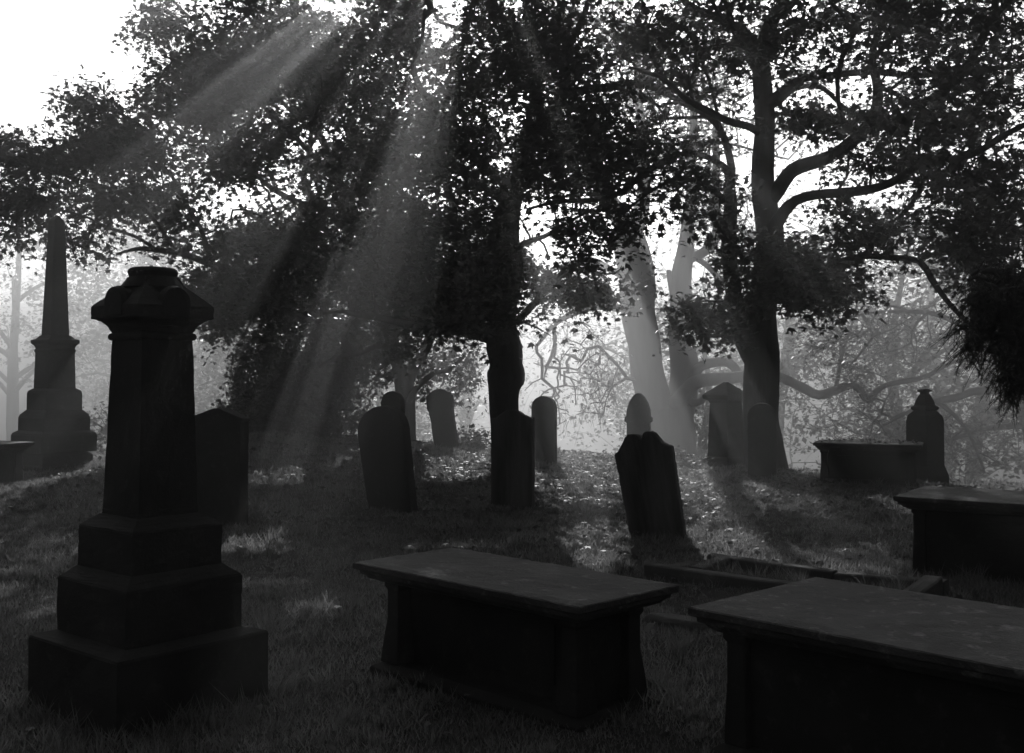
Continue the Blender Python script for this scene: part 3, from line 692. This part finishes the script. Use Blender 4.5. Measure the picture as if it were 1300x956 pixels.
# weeping tree, dark curtain under the maple
Yw = 26.0
t = Tree('weeping_tree', basept(395, 580, Yw), 'weeping tree with a dense dark curtain of hanging shoots behind the gabled headstone', seed=21)
t.limb('trunk', trace([(396, 640, 26), (396, 590, 22), (394, 540, 18), (398, 480, 16), (404, 420, 14), (408, 370, 12), (410, 330, 8)], Yw), sides=12)
for r_ in ([(404, 420, 8), (370, 385, 6, 25.5), (335, 380, 5, 25), (305, 410, 4, 24.6)], [(406, 400, 8), (440, 370, 6, 25.6), (480, 372, 5, 25.2), (520, 400, 4, 25), (560, 420, 4, 24.8), (600, 440, 3, 24.6)], [(408, 370, 7), (380, 340, 5, 26.6), (345, 350, 4, 27)], [(408, 370, 7), (450, 345, 5, 26.6), (490, 355, 4, 27)]):
    t.limb('limb', trace(r_, Yw), sides=8)
t.fill([(395, 410, 25.6, 110, 80, 1.8, 215), (345, 490, 25.2, 56, 66, 1.2, 200), (400, 490, 25.8, 60, 46, 1.2, 130), (460, 440, 25.4, 60, 50, 1.2, 120), (312, 535, 25, 34, 30, .8, 70), (560, 470, 24.8, 60, 34, .8, 40), (450, 505, 25.4, 24, 22, .6, 8)], k=.1, droop=1.0, step=.25)
print('leaves', t.foliage(per=46, rxy=.22, rz=.30, size=.085, tilt=75, hang=1.4, twiglets=3, pend=True))

# pale beech beyond the crest
Yb = 33.0
t = Tree('beech_tree', basept(845, 640, Yb), 'pale misty beech with two massive smooth stems, left of the big dark trunk', seed=31, bark='palebark', leaf='farleaf', lobed=False)
t.limb('trunk', trace([(850, 720, 120), (849, 670, 100), (848, 610, 76), (850, 580, 70), (849, 545, 66), (846, 520, 62)], Yb), sides=20, knob=.03)
t.limb('left_stem', trace([(842, 545, 46), (832, 515, 44), (824, 480, 42), (817, 440, 42), (812, 400, 44), (808, 365, 46), (806, 335, 46), (800, 305, 42), (796, 290, 36)], Yb), sides=18, knob=.03)
t.limb('right_stem', trace([(856, 545, 40), (866, 510, 36), (868, 470, 36), (866, 430, 32), (864, 390, 30), (866, 350, 26), (870, 315, 22), (874, 280, 16), (878, 230, 13), (880, 150, 10), (884, 60, 7)], Yb), sides=16, knob=.03)
for r_ in (
 [(796, 292, 28), (784, 270, 24), (772, 250, 20), (760, 225, 16), (745, 180, 13), (730, 120, 10), (720, 40, 7)],
 [(800, 295, 26), (812, 275, 22), (817, 250, 18), (815, 210, 15), (812, 150, 12), (808, 60, 8)],
 [(868, 330, 14), (885, 325, 13), (900, 315, 13, 32.5), (909, 295, 13, 32.2), (911, 265, 12, 32), (908, 220, 10, 32), (912, 150, 8, 32)],
 [(866, 400, 12), (856, 375, 11), (850, 350, 10), (846, 345, 7)],
 [(856, 520, 26), (868, 500, 20, 32), (884, 485, 18, 31.5), (905, 482, 17, 31), (930, 480, 15, 30.6), (960, 474, 13, 30.3), (983, 477, 12, 30), (1000, 484, 12, 29.8), (1018, 492, 13, 29.6), (1040, 501, 12, 29.4), (1062, 495, 12, 29.2), (1083, 489, 10, 29), (1096, 502, 9, 28.9), (1105, 511, 8, 28.8)],
 [(1104, 511, 8, 28.8), (1112, 498, 8, 28.7), (1125, 490, 7, 28.5), (1150, 484, 7, 28.2), (1176, 476, 6, 28), (1205, 463, 5, 27.8), (1240, 450, 3, 27.6)],
 [(862, 512, 20), (885, 470, 14, 32.4), (905, 460, 13, 32), (925, 462, 12, 31.8), (942, 480, 11, 31.6), (958, 505, 9, 31.4), (975, 530, 6, 31.2)],
 [(1060, 497, 6, 29.2), (1066, 470, 5, 29.2), (1072, 440, 4, 29.4), (1085, 400, 3, 29.6), (1092, 370, 3, 29.8)],
 [(866, 495, 11), (884, 512, 9, 31.5), (900, 500, 8, 31.2), (920, 490, 7, 31), (945, 500, 5, 30.8)],
 [(808, 385, 12), (786, 392, 10, 32.5), (765, 388, 9, 32), (744, 392, 8, 31.6), (722, 402, 7, 31.2), (700, 415, 6, 30.8), (680, 440, 4, 30.4)],
 [(808, 360, 10), (780, 345, 9, 33.4), (750, 330, 8, 33.8), (720, 335, 6, 34.2), (690, 350, 4, 34.6)],
 [(880, 325, 8), (905, 345, 7, 33.6), (935, 375, 6, 34), (960, 420, 5, 34.4)],
 [(784, 300, 9), (755, 290, 8, 33.5), (720, 295, 6, 34), (690, 285, 4, 34.4)]):
    t.limb('limb', trace(r_, Yb), sides=12, knob=.03)
t.fill([(735, 470, 31.4, 60, 70, 1.6, 95), (700, 500, 31, 40, 50, 1.2, 50), (930, 300, 33, 60, 60, 2.5, 24)], k=.08, droop=.55, step=.5)
t.fill([(820, 110, 33, 140, 100, 4, 170), (760, -40, 33, 180, 90, 4, 110), (1000, 120, 33, 120, 100, 3, 70), (860, 215, 32, 60, 40, 2, 26)], k=.2, step=.5)
def drop_low(pos):      # the hanging shoots are all but bare
    u, v = project(pos[:, 0], pos[:, 1], pos[:, 2])
    return (v < 300) | (t.rng.uniform(0, 1, len(pos)) < .10)
print('leaves', t.foliage(per=34, rxy=.6, rz=.2, size=.12, tilt=55, hang=.5, twiglets=6, keepfn=drop_low, pend=True))

# thin branch work of a mid-distance tree at the right
Ym = 29.0
t = Tree('hornbeam_tree', basept(1235, 640, Ym), 'slender grey hornbeam in the mist behind the cross monument, fine twigs and sparse bright leaves', seed=41, bark='palebark', leaf='farleaf', lobed=False)
t.limb('trunk', trace([(1330, 760, 26), (1322, 690, 22), (1315, 600, 19), (1300, 520, 17), (1285, 450, 15), (1270, 380, 13), (1255, 300, 11), (1245, 220, 9), (1240, 120, 7), (1238, 0, 5)], Ym), sides=12)
for r_ in ([(1300, 520, 14), (1270, 496, 12, 28.6), (1241, 497, 11, 28.2), (1210, 505, 10, 27.9), (1186, 508, 8, 27.6), (1160, 520, 5, 27.4), (1120, 540, 3, 27.2)], [(1285, 450, 10), (1240, 420, 8, 28.5), (1190, 400, 7, 28), (1140, 395, 5, 27.6), (1090, 400, 3, 27.3)],
           [(1270, 380, 9), (1230, 340, 8, 29.4), (1190, 310, 6, 29.8), (1140, 290, 4, 30.2)], [(1186, 508, 6, 27.6), (1215, 530, 5, 27.8), (1235, 560, 4, 28), (1250, 600, 3, 28.2)],
           [(1300, 540, 9), (1250, 545, 7, 29.4), (1200, 560, 5, 29.8), (1150, 575, 4, 30.2), (1100, 560, 3, 30.5)]):
    t.limb('limb', trace(r_, Ym), sides=9)
t.fill([(1120, 430, 28, 110, 60, 2, 90), (1150, 540, 28.5, 110, 45, 2, 60), (1250, 560, 28.5, 70, 50, 2, 40), (1180, 300, 29.5, 90, 60, 2, 50), (1060, 440, 28.5, 60, 60, 1.6, 34)], k=.12, droop=.3, step=.35)
print('leaves', t.foliage(per=14, rxy=.55, rz=.2, size=.10, tilt=50, hang=.5, twiglets=7))

# ------------------------------------------------------------------ yew at the right edge, near
Yy = 7.2
yb = np.array([5.6, 7.6, 0.0]); yb[2] = float(gz(yb[0], yb[1]))
t = Tree('yew_tree', yb, 'black needle-leaved yew bough hanging in from the right edge', seed=51, leaf='needle')
def wrow(*p): return np.array(p, float)
t.limb('trunk', wrow((5.6, 7.6, -.2, .32), (5.6, 7.6, .3, .27), (5.55, 7.55, 1.4, .24), (5.6, 7.6, 2.6, .2), (5.5, 7.6, 4.2, .14), (5.5, 7.5, 6, .06)), sides=16, knob=.14)
for rw in (wrow((5.55, 7.55, 1.9, .1), (5.0, 7.4, 2.35, .08), (4.4, 7.3, 2.5, .06), (3.9, 7.25, 2.45, .04), (3.4, 7.2, 2.25, .02)), wrow((5.55, 7.6, 2.3, .09), (4.9, 7.7, 2.6, .07), (4.3, 7.8, 2.65, .05), (3.8, 7.8, 2.5, .03)),
           wrow((5.6, 7.5, 1.6, .09), (5.0, 7.2, 1.95, .07), (4.5, 7.0, 2.0, .05), (4.0, 6.9, 1.9, .03)), wrow((5.6, 7.5, 2.8, .08), (5.0, 7.2, 3.0, .06), (4.5, 7.1, 2.95, .04)), wrow((5.6, 7.6, 2.7, .09), (6.2, 7.8, 3.1, .06), (6.9, 7.9, 3.0, .03))):
    t.limb('limb', rw, sides=9)
t.fill([(1290, 400, 7.3, 62, 62, .5, 200), (1262, 370, 7.25, 50, 34, .4, 90), (1240, 425, 7.2, 26, 26, .3, 34), (1290, 468, 7.1, 26, 30, .3, 50), (1380, 380, 7.4, 90, 90, .8, 220), (1282, 500, 7.1, 6, 14, .1, 5), (1400, 480, 7.3, 80, 50, .6, 90)], k=.15, droop=.7, minpl=.5, step=.12)
tg = np.concatenate(t.cl); rg = t.rng
segs = []; ndl = []
for c in tg:
    for q in range(3):
        d = np.array([rg.normal(-.25, .5), rg.normal(0, .5), rg.uniform(-1.3, -.35)]); d /= np.linalg.norm(d); L = rg.uniform(.1, .24)
        p0 = c + rg.normal(0, .04, 3); p1 = p0 + d * L * .5; p2 = p0 + d * L + np.array([0, 0, -.02])
        t.twigs.append((np.array([p0, p1, p2]), np.array([.003, .0025, .0015]), 3))
        n = int(L * 190)
        tt = rg.uniform(0.05, 1, n); side = np.where(rg.uniform(0, 1, n) < .5, -1, 1)
        ax = np.cross(d, [0, 0, 1.0]) + rg.normal(0, .25, 3); ax /= np.linalg.norm(ax)
        base = p0 + d * L * tt[:, None]
        nd = ax[None] * side[:, None] + d[None] * .7 + rg.normal(0, .22, (n, 3)); nd /= np.linalg.norm(nd, axis=1)[:, None]
        w = np.cross(nd, rg.normal(0, 1, (n, 3))); w /= np.linalg.norm(w, axis=1)[:, None]
        ln = rg.uniform(.018, .03, n)[:, None]
        ndl.append(np.stack([base - w * .0013, base + w * .0013, base + nd * ln + w * .0006, base + nd * ln - w * .0006], 1))
V = np.concatenate(ndl).reshape(-1, 3) - yb[None]
raw_mesh('crown', V, np.arange(len(V)), 4, M['needle'], t.root)
tubes_obj('twigs', t.twigs, t.bark, t.root, yb, 0, rg)['kind'] = 'stuff'

# ------------------------------------------------------------------ misty woodland behind
def wood_tree(name, x, y, h, cr, label, seed, group='misty trees beyond the crest', ncl=150, per=34, size=.2, leafy=1.0, low=.25, lean=0):
    rg = np.random.default_rng(seed); z = float(gz(x, y))
    t = Tree(name, (x, y, z), label, 'tree', group, seed, 'palebark', 'farleaf', False)
    tr = h * .02
    t.limb('trunk', wrow((x, y, z - .4, tr * 1.5), (x, y, z + .6, tr * 1.1), (x + lean * .3 + rg.normal(0, .1), y, z + h * .25, tr), (x + lean * .7 + rg.normal(0, .3), y + rg.normal(0, .3), z + h * .55, tr * .65), (x + lean + rg.normal(0, .4), y, z + h * .92, tr * .2)), step=.6, sides=10)
    for q in range(9):
        a = q * 2.4 + rg.uniform(-.3, .3); s0 = rg.uniform(low * .8, .7); L = cr * rg.uniform(.7, 1.0) * (1.15 - s0 * .5)
        zz_ = z + h * s0; x0 = x + lean * s0
        t.limb('limb', wrow((x0, y, zz_, tr * .5), (x0 + math.cos(a) * L * .35, y + math.sin(a) * L * .35, zz_ + L * .25, tr * .35), (x0 + math.cos(a) * L * .7, y + math.sin(a) * L * .7, zz_ + L * .38, tr * .22), (x0 + math.cos(a) * L, y + math.sin(a) * L, zz_ + L * .3, tr * .08)), step=.6, sides=6)
    q = rg.normal(0, 1, (ncl, 3)); q /= np.linalg.norm(q, axis=1)[:, None]; q *= rg.uniform(0.1, 1, ncl)[:, None] ** .45
    tg = np.stack([x + lean * .6 + q[:, 0] * cr, y + q[:, 1] * cr, z + h * (low + 1) / 2 + q[:, 2] * h * (1 - low) / 2], 1)
    t.attach(tg, .2, .25, 1.5, .7)
    t.foliage(per=per, rxy=cr * .17, rz=cr * .05, size=size, tilt=50, hang=.5, twiglets=3)
    return t.root
protos = [
 wood_tree('woodland_tree', -15.5, 50, 13, 5.0, 'rounded misty tree filling the gap between the two left monuments', 101, low=.05, per=34, ncl=240),
 wood_tree('woodland_tree', 10.5, 44, 15, 6.0, 'broad misty tree seen under the arching bough right of the big trunk', 102, low=.05, per=20, ncl=260, size=.17),
 wood_tree('woodland_tree', 27.0, 50, 16, 5.5, 'tall misty bare-stemmed tree beyond the right edge', 103, low=.3, per=26, ncl=170)]
def kids(o): return [c for c in bpy.data.objects if c.parent == o]
def copy_tree(src, name_loc, rz, sc, label):
    c = src.copy(); COL.objects.link(c); c['label'] = label
    c.location = name_loc; c.rotation_euler = (0, 0, rz); c.scale = (sc, sc, sc)
    for ch in kids(src):
        if ch == c: continue
        d = ch.copy(); COL.objects.link(d); d.parent = c
    return c
WOOD = [
 (0, -25, 76, 1.0, 1.45, 'dim misty tree behind the obelisk, at its left'), (0, -8.6, 50, 2.2, 1.15, 'misty tree just right of the black pillar, above the gabled headstone'),
 (1, -2.5, 60, .7, 1.0, 'faint misty tree between the weeping tree and the middle trunk'), (0, 17.5, 42, 3.0, 1.05, 'misty tree behind the yew bough at the right edge'),
 (1, 22.0, 56, 1.9, 1.1, 'far misty tree behind the cross monument, fainter than its neighbours'), (2, 13.5, 62, 4.0, 1.05, 'farthest faint tree right of the big trunk'),
 (0, 5.8, 47, 5.2, .85, 'misty bush-like tree under the pedestal monument, behind it'), (2, -28, 62, 2.6, 1.0, 'very faint tall tree at the extreme left'),
 (0, -21, 64, 3.9, 1.4, 'rounded tree added behind the obelisk shaft to darken the mist'),  # added tree, shades and darkens the mist on the left
 (0, 13.6, 38, .4, .9, 'leafy misty tree directly behind the small chest tomb on the crest'), (0, 6.9, 41, 2.9, .7, 'low misty tree seen between the pedestal monument and the beech'),
 (1, -14.5, 58, 4.4, 1.0, 'faint rounded tree above the left shoulder of the black pillar'), (1, -6.5, 72, 3.3, 1.0, 'very faint tree behind the middle trunk'),
 (1, 31.0, 62, 5.1, 1.15, 'very faint broad tree beyond the right edge yew'), (0, -5.2, 46, .2, .8, 'small misty tree behind the slim round-cap stone')]
for k in range(22):
    WOOD.append((k % 3, -62 + k * 6.2 + random.uniform(-1.5, 1.5), random.uniform(92, 150), random.uniform(0, 6), random.uniform(.6, .85), None))
for i, x, y, rz, sc, lb in WOOD:
    c = copy_tree(protos[i], (x, y, float(gz(x, y)) - .1), rz, sc, lb or 'ghostly tree on the far hillside added to dim the low sky')
    if not lb: c['group'] = 'ghostly trees on the added far hillside'


# ------------------------------------------------------------------ crest shrubs
def shrub(label, u, v, Y, w, h, n, seed, per=26, size=.07, name='bramble_bush'):
    b = basept(u, v, Y); t = Tree(name, b, label, 'bush', 'low bushes along the crest', seed)
    rg = t.rng
    t.limb('stem', wrow((b[0], b[1], b[2] - .1, .02), (b[0], b[1], b[2] + h * .3, .014), (b[0] + .05, b[1], b[2] + h * .6, .008)), step=.1, sides=6)
    tg = np.stack([b[0] + rg.normal(0, w * .45, n), b[1] + rg.normal(0, .4, n), b[2] + np.abs(rg.normal(.3, .3, n)) * h], 1)
    t.attach(tg, .1, 0, .0, .12); t.foliage(per=per, rxy=.16, rz=.08, size=size, tilt=60, hang=.2, carve=False, twiglets=3)
shrub('low dark bramble bush left of the round-topped leaning stone', 418, 560, 21.6, 1.0, .75, 60, 61)
shrub('small scrubby bush right of the slim round-cap stone on the crest', 601, 572, 21.4, .45, .35, 22, 62)
shrub('dark hummocky bush at the foot of the weeping tree, behind the gabled headstone', 345, 556, 22.6, 1.5, .9, 120, 63)
shrub('low scrub beside the obelisk steps at its right', 150, 560, 22.5, 1.2, 1.3, 60, 64)
shrub('thin weeds against the base of the hooded pedestal monument', 872, 592, 19.6, .35, .2, 10, 65)

# ------------------------------------------------------------------ grass and fallen leaves
def scatter(n, y0, y1, pw=1.0, margin=1.06):
    q = RNG.uniform(0, 1, n)
    y = y0 + (y1 - y0) * q ** pw
    x = RNG.uniform(-1, 1, n) * y * .4643 * margin
    return x, y
n = 360000
x, y = scatter(n, 3.2, 23.5, 1.25)
nt_ = 1500; tx, ty = scatter(nt_, 4.0, 22.5, .9); rp = 46
tsz = np.repeat(RNG.uniform(.5, 1.0, nt_), rp)
x = np.concatenate([x, np.repeat(tx, rp) + RNG.normal(0, .035, nt_ * rp) * tsz * 1.4]); y = np.concatenate([y, np.repeat(ty, rp) + RNG.normal(0, .035, nt_ * rp) * tsz * 1.4])
tall = np.concatenate([np.ones(n), 1 + 1.5 * tsz])
k = free(x, y); x, y, tall = x[k], y[k], tall[k]; n = len(x)
patch = .5 + .5 * np.sin(x * 2.1 + 1.7 * np.sin(y * 1.3)) * np.sin(y * 1.9 + x * .7)
hgt = RNG.uniform(.016, .046, n) * (.55 + 1.0 * patch) * tall
dk = np.zeros(n)
for cx, cy, hl, hw, yaw in FOOT:
    dd = np.hypot(x - cx, y - cy) - math.hypot(hl, hw) * .9; dk = np.maximum(dk, np.exp(-np.maximum(dd, 0) * 7))
hgt = hgt * (1 + .45 * dk)
g0 = (x - O_[0]) * U1[0] + (y - O_[1]) * U1[1]; g1 = (x - O_[0]) * U2[0] + (y - O_[1]) * U2[1]
hgt = np.where((g0 > .1) & (g0 < 2) & (g1 > .1) & (g1 < .7), hgt * 2.0, hgt)
z = gz(x, y); a = RNG.uniform(0, 6.28, n); w = RNG.uniform(.0022, .0045, n) * (1 + y * .07); ln = RNG.normal(0, .5, (n, 2)) * hgt[:, None]
b0 = np.stack([x - np.cos(a) * w, y - np.sin(a) * w, z - .006], 1); b1 = np.stack([x + np.cos(a) * w, y + np.sin(a) * w, z - .006], 1)
tp = np.stack([x + ln[:, 0], y + ln[:, 1], z + hgt], 1)
o = raw_mesh('grass', np.stack([b0, b1, tp], 1).reshape(-1, 3), np.arange(n * 3), 3, M['grassblade']); tag(o, 'short rough churchyard grass', 'grass', None, 'stuff')

n = 26000
x, y = scatter(n, 4.0, 23.0, .75); dens = sm((y - 9) / 7) * (.35 + .65 * sm((x + 5) / 6)) + .06
k = free(x, y) & (RNG.uniform(0, 1, n) < dens); x, y = x[k], y[k]
pos = np.stack([x, y, gz(x, y) + RNG.uniform(.012, .05, len(x))], 1)
o = leaf_mesh('fallen_leaves', pos, .058, M['litter'], None, True, 38, .0); tag(o, 'fallen autumn leaves scattered over the grass', 'leaves', None, 'stuff')

# ------------------------------------------------------------------ haze, light, sky, camera
def haze_b(nt, out):
    v = N(nt, 'ShaderNodeVolumePrincipled'); v.inputs['Color'].default_value = grey(.99); v.inputs['Density'].default_value = HAZE
    v.inputs['Anisotropy'].default_value = HG
    nt.links.new(v.outputs[0], out.inputs['Volume'])
HAZE = .0135; HG = .68
bm = bmesh.new(); rings(bm, [rect(430, 300, -5.2, 0, 70), rect(430, 300, 31, 0, 70)])
o = bm_obj('haze', bm, mat('mist', haze_b)); tag(o, 'thin morning mist', 'mist', None, 'stuff')

sl = bpy.data.lights.new('sun', 'SUN'); sl.energy = 5.0; sl.angle = R(.5); sl.color = (1, 1, 1)
so = bpy.data.objects.new('sun', sl); COL.objects.link(so)
so.rotation_euler = Vector(SUN.tolist()).to_track_quat('Z', 'Y').to_euler()
w = bpy.data.worlds.new('World'); scene.world = w; w.use_nodes = True; nt = w.node_tree
bg = nt.nodes['Background']; sky = nt.nodes.new('ShaderNodeTexSky'); sky.sky_type = 'NISHITA'; sky.sun_disc = False
sky.sun_elevation = SUN_EL; sky.sun_rotation = SUN_AZ; sky.air_density = 0.1; sky.dust_density = 1.0
bw = nt.nodes.new('ShaderNodeRGBToBW'); nt.links.new(sky.outputs[0], bw.inputs[0]); nt.links.new(bw.outputs[0], bg.inputs['Color']); bg.inputs['Strength'].default_value = .05
cam = bpy.data.cameras.new('camera'); co = bpy.data.objects.new('camera', cam); COL.objects.link(co); scene.camera = co
co.location = (0, 0, H); co.rotation_euler = (math.pi / 2 + P, 0, 0)
cam.sensor_width = 36; cam.lens = 36 * F / 1300; cam.shift_y = -45 / 1300; cam.clip_end = 2000; cam.clip_start = .05
scene.render.engine = 'CYCLES'
vs = scene.view_settings; vs.view_transform = 'Standard'; vs.look = 'None'; vs.exposure = 1.05; vs.gamma = 1; vs.use_curve_mapping = False
cy = scene.cycles; cy.use_denoising = True; cy.max_bounces = 5; cy.volume_bounces = 0; cy.transparent_max_bounces = 4
cy.use_adaptive_sampling = True; cy.adaptive_threshold = .02
try: cy.denoiser = 'OPENIMAGEDENOISE'
except Exception: pass
